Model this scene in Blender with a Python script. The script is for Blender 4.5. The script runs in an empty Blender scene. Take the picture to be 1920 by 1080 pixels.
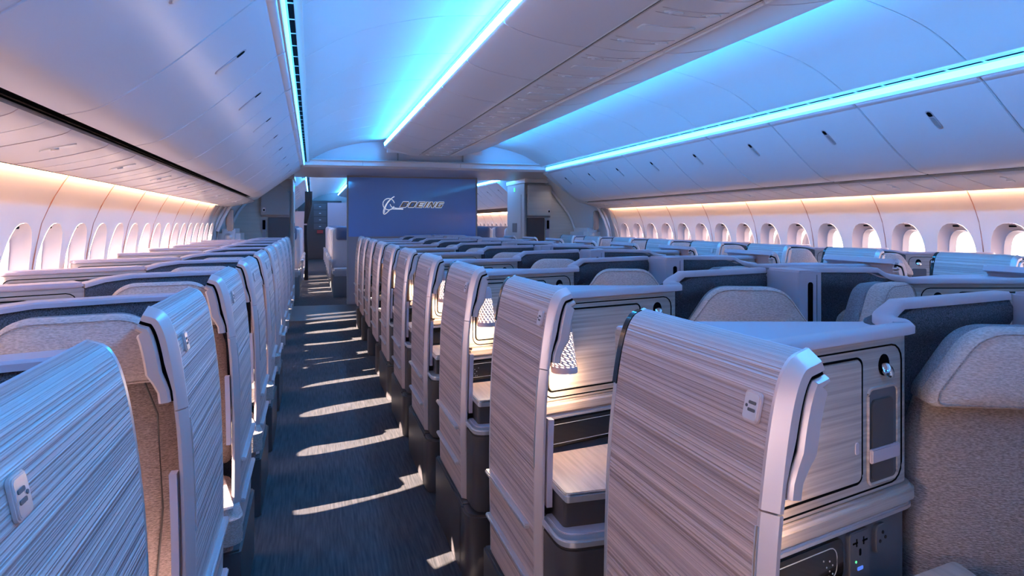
import bpy, bmesh, math, random
from mathutils import Vector, Matrix
PI = math.pi
random.seed(7)
S = bpy.context.scene
COL = S.collection
ORD = ['first', 'second', 'third', 'fourth', 'fifth', 'sixth', 'seventh', 'eighth', 'ninth', 'tenth', 'eleventh',
       'twelfth', 'thirteenth', 'fourteenth', 'fifteenth', 'sixteenth', 'seventeenth', 'eighteenth', 'nineteenth',
       'twentieth', 'twenty first', 'twenty second', 'twenty third', 'twenty fourth', 'twenty fifth', 'twenty sixth']

# ------------------------------------------------------------------ materials
def mat(name, color, rough=0.5, metal=0.0, noise=None, bump=None, emit=None, spec=None):
    """noise: (scale xyz, amount, detail) colour variation; bump: (scale xyz, strength, distance)"""
    m = bpy.data.materials.new(name); m.use_nodes = True
    nt = m.node_tree; b = nt.nodes['Principled BSDF']
    b.inputs['Base Color'].default_value = (*color, 1)
    b.inputs['Roughness'].default_value = rough
    b.inputs['Metallic'].default_value = metal
    if spec is not None: b.inputs['Specular IOR Level'].default_value = spec
    if emit:
        b.inputs['Emission Color'].default_value = (*emit[0], 1)
        b.inputs['Emission Strength'].default_value = emit[1]
    tc = nt.nodes.new('ShaderNodeTexCoord') if (noise or bump) else None
    def tex(sc, det, uv=False):
        mp = nt.nodes.new('ShaderNodeMapping'); mp.inputs['Scale'].default_value = sc
        nt.links.new(tc.outputs['UV' if uv else 'Object'], mp.inputs['Vector'])
        n = nt.nodes.new('ShaderNodeTexNoise'); n.inputs['Scale'].default_value = 1.0
        n.inputs['Detail'].default_value = det
        nt.links.new(mp.outputs['Vector'], n.inputs['Vector']); return n
    if noise:
        n = tex(noise[0], noise[2] if len(noise) > 2 else 3)
        r = nt.nodes.new('ShaderNodeValToRGB')
        a = noise[1]
        r.color_ramp.elements[0].position = 0.3; r.color_ramp.elements[1].position = 0.7
        r.color_ramp.elements[0].color = (*[c * (1 - a) for c in color], 1)
        r.color_ramp.elements[1].color = (*[min(1, c * (1 + a)) for c in color], 1)
        nt.links.new(n.outputs['Fac'], r.inputs['Fac']); nt.links.new(r.outputs['Color'], b.inputs['Base Color'])
    if bump:
        n = tex(bump[0], 2)
        bp = nt.nodes.new('ShaderNodeBump'); bp.inputs['Strength'].default_value = bump[1]
        bp.inputs['Distance'].default_value = bump[2]
        nt.links.new(n.outputs['Fac'], bp.inputs['Height']); nt.links.new(bp.outputs['Normal'], b.inputs['Normal'])
    return m

M = {}
M['metal'] = mat('satin_champagne_metal', (.64, .51, .50), .33, .45)
M['silver'] = mat('brushed_silver', (.66, .63, .66), .3, .7)
M['chrome'] = mat('polished_chrome', (.8, .8, .82), .12, 1)
M['rim'] = mat('mauve_grey_plastic', (.47, .38, .42), .42)
M['block'] = mat('pale_grey_plastic', (.43, .38, .44), .45)
M['wood'] = mat('taupe_wood', (.37, .295, .265), .42, 0, ((3, 3, 150), .28, 4), ((4, 4, 190), .08, .002))
M['woodtop'] = mat('taupe_wood_top', (.40, .31, .27), .4, 0, ((90, 5, 8), .2, 4))
M['darkfab'] = mat('charcoal_melange_fabric', (.066, .060, .072), .95, 0, ((420, 420, 420), .65, 1), ((500, 500, 500), .5, .003))
M['seat'] = mat('taupe_woven_fabric', (.31, .235, .22), .95, 0, ((160, 160, 520), .32, 1), ((120, 120, 420), .9, .004))
M['head'] = mat('light_woven_fabric', (.50, .405, .385), .95, 0, ((150, 150, 480), .2, 1), ((130, 130, 420), .9, .004))
M['wing'] = mat('grey_side_fabric', (.17, .16, .18), .95, 0, ((420, 420, 420), .4, 1))
M['dark'] = mat('dark_brown_plastic', (.052, .043, .046), .42)
M['charcoal'] = mat('charcoal_plastic', (.085, .08, .09), .5)
M['black'] = mat('black_gloss', (.006, .006, .008), .1)
M['gap'] = mat('black_shadow_gap', (.003, .003, .004), .9, spec=.02)
M['white'] = mat('white_cabin_plastic', (.70, .69, .71), .36)
M['binwhite'] = mat('white_bin_laminate', (.67, .62, .66), .3)
M['ceil'] = mat('white_ceiling_laminate', (.66, .67, .70), .42)
M['psu'] = mat('white_service_plastic', (.72, .66, .66), .25)
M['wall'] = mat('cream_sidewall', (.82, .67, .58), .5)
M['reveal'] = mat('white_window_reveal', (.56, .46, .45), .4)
M['seam'] = mat('terracotta_seam', (.40, .16, .10), .6)
M['monu'] = mat('grey_monument_laminate', (.36, .34, .34), .4)
M['monuw'] = mat('pale_plank_laminate', (.60, .53, .47), .45, 0, ((2, 2, 30), .07, 3))
M['screen'] = mat('blue_gloss_panel', (.22, .40, .86), .07)
M['lowpanel'] = mat('mauve_laminate', (.36, .33, .38), .45)
M['lens'] = mat('clear_lens', (.74, .72, .74), .15)
M['ecoseat'] = mat('pale_grey_leather', (.52, .48, .5), .5)
M['ecohead'] = mat('navy_leather', (.10, .12, .2), .5)
M['galley'] = mat('steel_galley', (.25, .25, .26), .35, .5)
M['tan'] = mat('tan_latch', (.25, .17, .12), .4)
M['peach'] = mat('peach_edge', (.55, .42, .36), .45)
M['red'] = mat('red_box', (.35, .03, .03), .5)
M['led'] = mat('cyan_led_diffuser', (.5, .8, 1), .5, emit=((.060, .44, 1.0), 7.5))
M['ledc'] = mat('cyan_led_bright_diffuser', (.5, .8, 1), .5, emit=((.025, .36, 1.0), 100.0))
M['ledfar'] = mat('cyan_led_diffuser_far', (.5, .8, 1), .5, emit=((.08, .40, 1.0), 40.0))
M['warm'] = mat('warm_wash_led', (1, .85, .7), .5, emit=((1.0, .64, .41), 62.0))
M['lampglow'] = mat('warm_lamp_diffuser', (1, .9, .8), .5, emit=((1.0, .80, .64), 2.4))
M['greenlit'] = mat('green_sign_light', (.1, .6, .2), .5, emit=((.1, .9, .3), 1.2))
M['bluelit'] = mat('blue_port_light', (.1, .2, .6), .5, emit=((.1, .25, .9), .6))
M['whitemark'] = mat('white_print', (.75, .75, .75), .5)
M['iconline'] = mat('grey_icon_print', (.35, .35, .36), .5)
M['logofill'] = mat('warm_grey_logo', (.30, .26, .26), .45)
M['logoline'] = mat('white_logo_outline_added_glow', (.85, .85, .88), .4, emit=((.9, .93, 1), .45))  # weak glow added to keep the printed outlines bright

# ridged door laminate: ridges follow the uv's v coordinate, irregular pitch
def ridged():
    m = bpy.data.materials.new('ridged_metallic_laminate'); m.use_nodes = True
    nt = m.node_tree; b = nt.nodes['Principled BSDF']
    b.inputs['Roughness'].default_value = .46; b.inputs['Metallic'].default_value = .15; b.inputs['Specular IOR Level'].default_value = .35
    tc = nt.nodes.new('ShaderNodeTexCoord')
    outs = []
    for sv, sc in ((38, 2), (110, 2), (260, 1)):
        mp = nt.nodes.new('ShaderNodeMapping'); mp.inputs['Scale'].default_value = (.12, sv, 1)
        nt.links.new(tc.outputs['UV'], mp.inputs['Vector'])
        n = nt.nodes.new('ShaderNodeTexNoise'); n.inputs['Scale'].default_value = 1; n.inputs['Detail'].default_value = sc
        nt.links.new(mp.outputs['Vector'], n.inputs['Vector'])
        r = nt.nodes.new('ShaderNodeValToRGB')
        r.color_ramp.elements[0].position = .42; r.color_ramp.elements[1].position = .58
        nt.links.new(n.outputs['Fac'], r.inputs['Fac']); outs.append(r.outputs['Color'])
    def add(a, bb, f):
        mx = nt.nodes.new('ShaderNodeMix'); mx.data_type = 'RGBA'; mx.inputs['Factor'].default_value = f
        nt.links.new(a, mx.inputs['A']); nt.links.new(bb, mx.inputs['B']); return mx.outputs['Result']
    h = add(add(outs[0], outs[1], .45), outs[2], .25)
    bp = nt.nodes.new('ShaderNodeBump'); bp.inputs['Strength'].default_value = .8; bp.inputs['Distance'].default_value = .004
    nt.links.new(h, bp.inputs['Height']); nt.links.new(bp.outputs['Normal'], b.inputs['Normal'])
    cr = nt.nodes.new('ShaderNodeValToRGB')
    cr.color_ramp.elements[0].color = (.30, .205, .20, 1); cr.color_ramp.elements[1].color = (.68, .50, .475, 1)
    nt.links.new(h, cr.inputs['Fac']); nt.links.new(cr.outputs['Color'], b.inputs['Base Color'])
    return m
M['ridge'] = ridged()

def carpet():
    m = bpy.data.materials.new('navy_striped_carpet'); m.use_nodes = True
    nt = m.node_tree; b = nt.nodes['Principled BSDF']; b.inputs['Roughness'].default_value = .95
    tc = nt.nodes.new('ShaderNodeTexCoord')
    mp = nt.nodes.new('ShaderNodeMapping'); mp.inputs['Scale'].default_value = (120, 6, 1)
    nt.links.new(tc.outputs['Object'], mp.inputs['Vector'])
    n = nt.nodes.new('ShaderNodeTexNoise'); n.inputs['Scale'].default_value = 1; n.inputs['Detail'].default_value = 3
    nt.links.new(mp.outputs['Vector'], n.inputs['Vector'])
    r = nt.nodes.new('ShaderNodeValToRGB')
    r.color_ramp.elements[0].position = .3; r.color_ramp.elements[1].position = .72
    r.color_ramp.elements[0].color = (.013, .011, .014, 1); r.color_ramp.elements[1].color = (.055, .044, .048, 1)
    nt.links.new(n.outputs['Fac'], r.inputs['Fac']); nt.links.new(r.outputs['Color'], b.inputs['Base Color'])
    bp = nt.nodes.new('ShaderNodeBump'); bp.inputs['Strength'].default_value = .5; bp.inputs['Distance'].default_value = .003
    nt.links.new(n.outputs['Fac'], bp.inputs['Height']); nt.links.new(bp.outputs['Normal'], b.inputs['Normal'])
    return m
M['carpet'] = carpet()
M['entry'] = mat('dark_entry_floor', (.035, .032, .036), .45, 0, ((8, 8, 8), .2))

def glass():
    m = bpy.data.materials.new('window_pane'); m.use_nodes = True
    nt = m.node_tree; nt.nodes.remove(nt.nodes['Principled BSDF'])
    out = nt.nodes['Material Output']
    t = nt.nodes.new('ShaderNodeBsdfTransparent'); t.inputs['Color'].default_value = (.96, .97, .97, 1)
    g = nt.nodes.new('ShaderNodeBsdfGlossy'); g.inputs['Roughness'].default_value = .03
    f = nt.nodes.new('ShaderNodeFresnel'); f.inputs['IOR'].default_value = 1.3
    mx = nt.nodes.new('ShaderNodeMixShader')
    nt.links.new(f.outputs['Fac'], mx.inputs['Fac']); nt.links.new(t.outputs['BSDF'], mx.inputs[1])
    nt.links.new(g.outputs['BSDF'], mx.inputs[2]); nt.links.new(mx.outputs['Shader'], out.inputs['Surface'])
    return m
M['glass'] = glass()

# ------------------------------------------------------------------ mesh helpers
FLIP = [False]      # when True every mesh built is mirrored in x (the other side of the cabin)
def obj(name, bm, m, parent=None, smooth=38, loc=None):
    if FLIP[0]:
        bmesh.ops.transform(bm, matrix=Matrix.Scale(-1, 4, (1, 0, 0)), verts=bm.verts)
        bmesh.ops.reverse_faces(bm, faces=bm.faces)
    me = bpy.data.meshes.new(name); bm.to_mesh(me); bm.free()
    me.materials.append(M[m] if isinstance(m, str) else m)
    if smooth:
        me.polygons.foreach_set('use_smooth', [True] * len(me.polygons))
        me.set_sharp_from_angle(angle=math.radians(smooth))
    o = bpy.data.objects.new(name, me); COL.objects.link(o)
    if parent: o.parent = parent
    if loc: o.location = loc
    return o
def thing(name, label, cat, loc=(0, 0, 0), group=None):
    o = bpy.data.objects.new(name, None); COL.objects.link(o); o.location = loc; o.empty_display_size = .1
    o['label'] = label; o['category'] = cat
    if group: o['group'] = group
    return o
def tag(o, label, cat, group=None):
    o['label'] = label; o['category'] = cat
    if group: o['group'] = group
    return o
def struct(o): o['kind'] = 'structure'; return o
def kids(o): return KIDS.get(o.name, [])
def copy_tree(root, loc, label, maxparts=None, skip=()):
    r = root.copy(); COL.objects.link(r); r.location = loc; r['label'] = label
    for ch in root.children:
        if ch.name.split('.')[0] in skip: continue
        c = ch.copy(); COL.objects.link(c); c.parent = r
        for g in ch.children:
            if g.name.split('.')[0] in skip: continue
            d = g.copy(); COL.objects.link(d); d.parent = c
    return r

def rpoly(x0, x1, y0, y1, r, n=5):
    r = min(r, (x1 - x0) / 2 - 1e-5, (y1 - y0) / 2 - 1e-5); pts = []
    for cx, cy, a in ((x1 - r, y0 + r, -PI / 2), (x1 - r, y1 - r, 0), (x0 + r, y1 - r, PI / 2), (x0 + r, y0 + r, PI)):
        for i in range(n + 1):
            t = a + PI / 2 * i / n; pts.append((cx + r * math.cos(t), cy + r * math.sin(t)))
    return pts
def round_poly(pts, radii, n=5):
    out = []; N = len(pts)
    for i, p in enumerate(pts):
        r = radii[i] if isinstance(radii, (list, tuple)) else radii
        p = Vector(p); a = Vector(pts[i - 1]); b = Vector(pts[(i + 1) % N])
        if r <= 0: out.append(tuple(p)); continue
        da = (a - p).normalized(); db = (b - p).normalized()
        ang = da.angle(db); d = min(r / math.tan(ang / 2), (a - p).length * .49, (b - p).length * .49)
        s = p + da * d; e = p + db * d
        for k in range(n + 1):
            t = k / n; out.append(tuple(s * (1 - t) ** 2 + p * 2 * t * (1 - t) + e * t * t))
    return out
AX = {'z': lambda u, v, w: (u, v, w), 'y': lambda u, v, w: (u, w, v), 'x': lambda u, v, w: (w, u, v)}
def prism(bm, pts, a0, a1, axis='z', bevel=0, segs=2, mtx=None):
    f = AX[axis]; n = len(pts)
    lo = [bm.verts.new(f(p[0], p[1], a0)) for p in pts]; hi = [bm.verts.new(f(p[0], p[1], a1)) for p in pts]
    fs = []
    fs.append(bm.faces.new(lo)); fs.append(bm.faces.new(hi))
    for i in range(n): fs.append(bm.faces.new((lo[i], lo[(i + 1) % n], hi[(i + 1) % n], hi[i])))
    bmesh.ops.recalc_face_normals(bm, faces=fs)
    vs = lo + hi
    if bevel:
        es = {e for fc in fs[:2] for e in fc.edges}
        r = bmesh.ops.bevel(bm, geom=list(es), offset=bevel, segments=segs, affect='EDGES', clamp_overlap=True)
        vs = list({v for v in vs if v.is_valid} | set(r['verts']))
        vs = list({w for v in vs for fc in v.link_faces for w in fc.verts} | set(vs))
    if mtx: bmesh.ops.transform(bm, matrix=mtx, verts=vs)
    return vs
def box(bm, x0, x1, y0, y1, z0, z1, bevel=0, mtx=None, segs=2):
    vs = [bm.verts.new((x, y, z)) for x in (x0, x1) for y in (y0, y1) for z in (z0, z1)]
    q = [(0, 1, 3, 2), (4, 6, 7, 5), (0, 4, 5, 1), (2, 3, 7, 6), (0, 2, 6, 4), (1, 5, 7, 3)]
    fs = [bm.faces.new([vs[i] for i in f]) for f in q]
    if bevel:
        es = {e for f in fs for e in f.edges}
        r = bmesh.ops.bevel(bm, geom=list(es), offset=bevel, segments=segs, affect='EDGES', clamp_overlap=True)
        vs = list({v for v in vs if v.is_valid} | set(r['verts']))
    if mtx: bmesh.ops.transform(bm, matrix=mtx, verts=vs)
    return vs
def B(): return bmesh.new()
def mbox(*a, **k): bm = B(); box(bm, *a, **k); return bm
def mprism(*a, **k): bm = B(); prism(bm, *a, **k); return bm
def tube(bm, pts, r, closed=False, seg=6):
    P = [Vector(p) for p in pts]; N = len(P); rings = []
    for i, p in enumerate(P):
        a = P[i - 1] if (i > 0 or closed) else p; b = P[(i + 1) % N] if (i < N - 1 or closed) else p
        t = (b - a).normalized() if (b - a).length > 1e-9 else Vector((0, 0, 1))
        u = t.cross(Vector((0, 0, 1))); u = u.normalized() if u.length > .05 else t.cross(Vector((1, 0, 0))).normalized()
        v = t.cross(u)
        rings.append([bm.verts.new(p + r * (u * math.cos(2 * PI * k / seg) + v * math.sin(2 * PI * k / seg))) for k in range(seg)])
    for i in range(N if closed else N - 1):
        A, C = rings[i], rings[(i + 1) % N]
        for k in range(seg): bm.faces.new((A[k], A[(k + 1) % seg], C[(k + 1) % seg], C[k]))
    if not closed: bm.faces.new(rings[0][::-1]); bm.faces.new(rings[-1])
def lathe(bm, prof, seg=24, center=(0, 0), mtx=None):
    rings = []
    for r, z in prof:
        if r < 1e-6: rings.append([bm.verts.new((center[0], center[1], z))])
        else: rings.append([bm.verts.new((center[0] + r * math.cos(2 * PI * k / seg), center[1] + r * math.sin(2 * PI * k / seg), z)) for k in range(seg)])
    for A, C in zip(rings, rings[1:]):
        for k in range(seg):
            l = (k + 1) % seg
            if len(A) == 1 and len(C) == 1: continue
            if len(A) == 1: bm.faces.new((A[0], C[l], C[k]))
            elif len(C) == 1: bm.faces.new((A[k], A[l], C[0]))
            else: bm.faces.new((A[k], A[l], C[l], C[k]))
    vs = [v for r in rings for v in r]
    if mtx: bmesh.ops.transform(bm, matrix=mtx, verts=vs)
    return vs
def smooth_line(pts, n=6):
    """Catmull-Rom through 2-D points"""
    P = [Vector(p) for p in pts]; P = [P[0] * 2 - P[1]] + P + [P[-1] * 2 - P[-2]]; out = []
    for i in range(1, len(P) - 2):
        a, b, c, d = P[i - 1], P[i], P[i + 1], P[i + 2]
        for k in range(n):
            t = k / n
            out.append(.5 * ((2 * b) + (c - a) * t + (2 * a - 5 * b + 4 * c - d) * t * t + (3 * b - a - 3 * c + d) * t ** 3))
    out.append(P[-2]); return out
def normals2(line, side=1):
    out = []
    for i in range(len(line)):
        a = line[max(0, i - 1)]; b = line[min(len(line) - 1, i + 1)]
        t = (b - a).normalized(); out.append(Vector((t.y, -t.x)) * side)
    return out
def loft(bm, line, nrm, section, uv=False):
    """line: 2-D (x,z) profile; section(i, p) -> closed list of (offset along normal, y)"""
    rows = []; arc = [0]
    for i in range(1, len(line)): arc.append(arc[-1] + (line[i] - line[i - 1]).length)
    for i, p in enumerate(line):
        rows.append([bm.verts.new((p.x + nrm[i].x * o, y, p.y + nrm[i].y * o)) for o, y in section(i, p)])
    fs = []; n = len(rows[0])
    lay = bm.loops.layers.uv.verify() if uv else None
    for i in range(len(rows) - 1):
        for k in range(n):
            l = (k + 1) % n
            f = bm.faces.new((rows[i][k], rows[i][l], rows[i + 1][l], rows[i + 1][k])); fs.append(f)
            if uv:
                for lp in f.loops:
                    v = lp.vert; j = i if v in rows[i] else i + 1
                    lp[lay].uv = (v.co.y, arc[j])
    fs.append(bm.faces.new(rows[0])); fs.append(bm.faces.new(rows[-1]))
    bmesh.ops.recalc_face_normals(bm, faces=fs)
    return rows
def interp(tab, t):
    if t <= tab[0][0]: return tab[0][1]
    for (a, va), (b, vb) in zip(tab, tab[1:]):
        if t <= b: return va + (vb - va) * (t - a) / (b - a)
    return tab[-1][1]

# ------------------------------------------------------------------ camera
CX = -1.478
cam = bpy.data.cameras.new('camera'); co = bpy.data.objects.new('camera', cam); COL.objects.link(co)
co.location = (CX, 0, 1.2); co.rotation_euler = (PI / 2, 0, -math.radians(16.09))
cam.sensor_width = 36; cam.lens = 1300 / 1920 * 36; cam.shift_y = -121.5 / 1920; cam.clip_start = .02; cam.clip_end = 200
S.camera = co

# ------------------------------------------------------------------ suite parts
DOOR = smooth_line([(.014, .245), (.010, .5), (.015, .746), (.0254, .878), (.041, .98), (.0595, 1.030), (.088, 1.0455)], 6)
DN = normals2(DOOR, 1)
DARC = [0]
for i in range(1, len(DOOR)): DARC.append(DARC[-1] + (DOOR[i] - DOOR[i - 1]).length)
def door_at(z):
    for i in range(len(DOOR) - 1):
        if DOOR[i].y <= z <= DOOR[i + 1].y:
            t = (z - DOOR[i].y) / (DOOR[i + 1].y - DOOR[i].y); return DOOR[i].lerp(DOOR[i + 1], t), DN[i].lerp(DN[i + 1], t).normalized()
    return DOOR[-1], DN[-1]
def door_frame_mtx(z, y):
    """local frame on the outer door face: X = along y (forward), Y = out of the face, Z = up the face"""
    p, n = door_at(z); up = Vector((-n.y, 0, n.x)); out = Vector((-n.x, 0, -n.y))
    m = Matrix.Identity(4)
    for i in range(3):
        m[i][0] = (0, 1, 0)[i]; m[i][1] = out[i]; m[i][2] = up[i]; m[i][3] = (p.x, y, p.y)[i]
    return m

def build_door(root, by=.082):
    bm = B()
    loft(bm, DOOR, DN, lambda i, p: [(0, .045), (0, .478), (.004, .482), (.020, .482), (.020, .045)])
    d = obj('door', bm, 'rim', root)
    bm = B()
    line = DOOR[:-1]
    loft(bm, line, DN, lambda i, p: [(-.003, .051), (-.003, .464), (.004, .468), (.004, .048)], uv=True)
    obj('ridged_panel', bm, 'ridge', d)
    # near edge frame: aisle strip, chamfer, front face, split in two lengths
    def sec(i, p):
        w = interp([(.3, .016), (.9, .016), (.945, .022), (1.1, .022)], p.y)
        return [(-.004, .0505), (-.004, .045), (.008, .032), (.011, .030), (w, .030), (w, .06)]
    cut = min(range(len(DOOR)), key=lambda i: abs(DOOR[i].y - .868))
    bm = B(); loft(bm, DOOR[:cut + 1], DN, sec); obj('lower_edge_trim', bm, 'metal', d, 20)
    up = [DOOR[cut] + Vector((0, .0025))] + DOOR[cut + 1:]
    bm = B(); loft(bm, up, DN[cut:], sec); obj('upper_edge_trim', bm, 'metal', d, 20)
    # light edge line on the far and top border
    bm = B(); loft(bm, DOOR, DN, lambda i, p: [(-.0015, .470), (-.0015, .481), (.004, .484), (.004, .470)]); obj('far_edge_trim', bm, 'silver', d)
    bm = B()
    pz = [i for i in range(len(DOOR)) if .91 < DOOR[i].y < 1.042]
    loft(bm, [DOOR[i] for i in pz], [DN[i] for i in pz], lambda i, p: [(-.0035, .467), (-.0035, .4835), (.004, .4865), (.004, .467)])
    o = obj('seat_number_plaque', bm, 'black', d); o['label'] = 'black seat number plaque'
    # recessed pull in the lower edge
    bm = B(); seg = [i for i in range(len(DOOR)) if .60 < DOOR[i].y < .85]
    loft(bm, [DOOR[i] for i in seg], [DN[i] for i in seg], lambda i, p: [(-.0055, .0465), (-.0055, .0495), (0, .0495), (0, .0465)])
    obj('door_pull', bm, 'tan', d)
    bm = B(); loft(bm, [DOOR[i] for i in seg], [DN[i] for i in seg], lambda i, p: [(-.006, .0495), (-.006, .0515), (0, .0515), (0, .0495)])
    loft(bm, [DOOR[i] for i in seg], [DN[i] for i in seg], lambda i, p: [(-.006, .0450), (-.006, .0465), (0, .0465), (0, .0450)])
    obj('pull_border', bm, 'silver', d)
    # call badge
    m = door_frame_mtx(.972, by)
    b0 = obj('call_badge', mprism(rpoly(-.016, .016, -.019, .019, .006), .002, .008, 'y', .0015, mtx=m), 'metal', d)
    bm = B(); prism(bm, rpoly(-.013, .013, -.016, .016, .004), .0075, .0086, 'y', mtx=m)
    obj('badge_plate', bm, 'silver', d)
    bm = B()
    for zz in (-.006, .003):
        prism(bm, rpoly(-.010, .004, zz, zz + .004, .0015), .008, .0095, 'y', mtx=m)
    prism(bm, rpoly(.0055, .0095, -.002, .002, .0019), .008, .0095, 'y', mtx=m)
    obj('badge_icon', bm, 'charcoal', d)
    for z in (.478, .352):
        bm = B(); p, n = door_at(z)
        box(bm, p.x - .016, p.x + .004, .085, .475, z - .006, z + .006, .003)
        obj('bumper_strip', bm, 'silver', d)
    return d

def build_post(root):
    """fixed post behind the near edge of the door with its kinked outline"""
    def sec(i, p):
        a = interp([(.3, .021), (.905, .021), (.93, .029), (1.2, .029)], p.y)
        b = interp([(.3, .041), (.905, .042), (.93, .057), (1.02, .056), (1.045, .042)], p.y)
        return [(a, .055), (a, .034), (a + .004, .028), (b - .005, .028), (b, .034), (b, .055)]
    idx = [i for i in range(len(DOOR)) if .868 < DOOR[i].y]
    bm = B(); loft(bm, [DOOR[i] for i in idx], [DN[i] for i in idx], sec)
    ps = obj('door_post', bm, 'metal', root, 20)
    bm = B(); loft(bm, [DOOR[i] for i in idx], [DN[i] for i in idx], lambda i, p: [(.014, .036), (.014, .05), (.036, .05), (.036, .036)])
    obj('dark_gap_fill', bm, 'gap', ps)  # black filler paints in the shade of the open gap beside the post
    def sec2(i, p): return [(.021, .05), (.021, .026), (.034, .026), (.034, .05)]
    idx = [i for i in range(len(DOOR)) if .50 < DOOR[i].y < .76]
    bm = B(); loft(bm, [DOOR[i] for i in idx], [DN[i] for i in idx], sec2)
    obj('post_guard', bm, 'rim', root)

def face_mtx(A, Bp):
    """frame on a vertical front face from A to B (plan): X along, Y into the cabinet, Z up"""
    d = Vector((Bp[0] - A[0], Bp[1] - A[1], 0)).normalized(); inn = Vector((-d.y, d.x, 0))
    m = Matrix.Identity(4)
    for i in range(3): m[i][0] = d[i]; m[i][1] = inn[i]; m[i][2] = (0, 0, 1)[i]; m[i][3] = (A[0], A[1], 0)[i]
    return m, (Vector(Bp) - Vector(A)).length
def loop_groove(bm, x0, x1, z0, z1, r, rad, y, mtx):
    t = B(); pts = [(p[0], y, p[1]) for p in rpoly(x0, x1, z0, z1, r, 4)]
    tube(t, pts, rad, True, 5); bmesh.ops.transform(t, matrix=mtx, verts=t.verts)
    tmp = bpy.data.meshes.new('t'); t.to_mesh(tmp); t.free(); bm.from_mesh(tmp); bpy.data.meshes.remove(tmp)

def cushion(bm, outline, y0, y1, bulge, mtx=None, bev=.02):
    """soft slab: outline in (x,z), thickness y0 (front) .. y1 (back)"""
    n = len(outline); cx = sum(p[0] for p in outline) / n; cz = sum(p[1] for p in outline) / n
    def ring(s, y, inset=0):
        out = []
        for p in outline:
            d = Vector((p[0] - cx, p[1] - cz)); L = d.length
            q = d * max(0, (L - inset) / L) * s
            out.append(bm.verts.new((cx + q.x, y, cz + q.y)))
        return out
    R = [ring(1, y1, bev * .5), ring(1, y1 - bev * .5), ring(1, y0 + bev), ring(1, y0 + bev * .35, bev * .3), ring(1, y0, bev),
         ring(.72, y0 - bulge * .7, bev), ring(.38, y0 - bulge, bev)]
    fs = [bm.faces.new(R[0])]
    for a, c in zip(R, R[1:]):
        for i in range(n): fs.append(bm.faces.new((a[i], a[(i + 1) % n], c[(i + 1) % n], c[i])))
    fs.append(bm.faces.new(R[-1]))
    bmesh.ops.recalc_face_normals(bm, faces=fs)
    if mtx: bmesh.ops.transform(bm, matrix=mtx, verts=[v for r in R for v in r])

def build_seat(root, cx, cy, ang, wid=.46, hw=.40, seams=True):
    """seat back, headrest, cushion; ang turns the seat towards the aisle"""
    m = Matrix.Translation((cx, cy, 0)) @ Matrix.Rotation(ang, 4, 'Z')
    w = wid / 2
    ol = round_poly([(-w, .40), (w, .40), (w - .02, .80), (w - .06, .93), (-w + .06, .93), (-w + .02, .80)], [.03, .03, .06, .05, .05, .06], 4)
    bm = B(); cushion(bm, ol, .035, .115, .012, m, .03); s = obj('seat_back', bm, 'seat', root, 60)
    for sx in ((-1, 1) if seams else ()):
        bm = B()
        pts = [(sx * (w - .07), .027, .40), (sx * (w - .055), .024, .60), (sx * (w - .065), .026, .80), (sx * (w - .10), .028, .90)]
        tube(bm, [m @ Vector(p) for p in pts], .0022)
        obj('seat_seam', bm, 'dark', s)
    h = hw / 2
    ol = round_poly([(-h, .875), (h, .875), (h - .005, .90), (h - .080, 1.014), (-h + .080, 1.014), (-h + .005, .90)], [.02, .02, .02, .085, .085, .02], 7)
    bm = B(); cushion(bm, ol, -.022, .034, .012, m, .014); hd = obj('headrest', bm, 'head', root, 60)
    ol2 = [(p[0] * .985, .94 + (p[1] - .94) * .99 - .002) for p in ol]
    bm = B(); cushion(bm, ol2, .022, .085, 0, m, .02); obj('headrest_wing', bm, 'wing', hd, 60)
    bm = B(); tube(bm, [m @ Vector((p[0] * .955, -.0245, .94 + (p[1] - .94) * .90)) for p in ol], .0014, True, 5); obj('headrest_piping', bm, 'seat', hd)
    ol = round_poly([(-w + .01, -.34), (w - .01, -.34), (w - .01, .06), (-w + .01, .06)], .05, 4)
    bm = B(); prism(bm, ol, .27, .39, 'z', .025, 3, m); obj('seat_cushion', bm, 'seat', root, 60)

def rim_path(bm, pts, w, h, z0, bev=.004):
    """flat-topped rim along a plan polyline; w to the back (left of travel)"""
    P = [Vector(p) for p in pts]; L = []; R = []
    for i, p in enumerate(P):
        a = P[max(0, i - 1)]; b = P[min(len(P) - 1, i + 1)]
        t = (b.xy - a.xy).normalized(); n = Vector((-t.y, t.x))
        L.append(p.xy + n * w); R.append(p.xy)
    rows = []
    for i in range(len(P)):
        z = P[i].z if len(P[i]) > 2 else z0
        r, l = R[i], L[i]; n = (l - r).normalized()
        sec = [(r, z), (r, z + h - bev), (r + n * bev, z + h), (l - n * bev, z + h), (l, z + h - bev), (l, z)]
        rows.append([bm.verts.new((q.x, q.y, zz)) for q, zz in sec])
    fs = []
    for a, c in zip(rows, rows[1:]):
        for k in range(6): fs.append(bm.faces.new((a[k], a[(k + 1) % 6], c[(k + 1) % 6], c[k])))
    fs.append(bm.faces.new(rows[0])); fs.append(bm.faces.new(rows[-1]))
    bmesh.ops.recalc_face_normals(bm, faces=fs)

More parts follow.
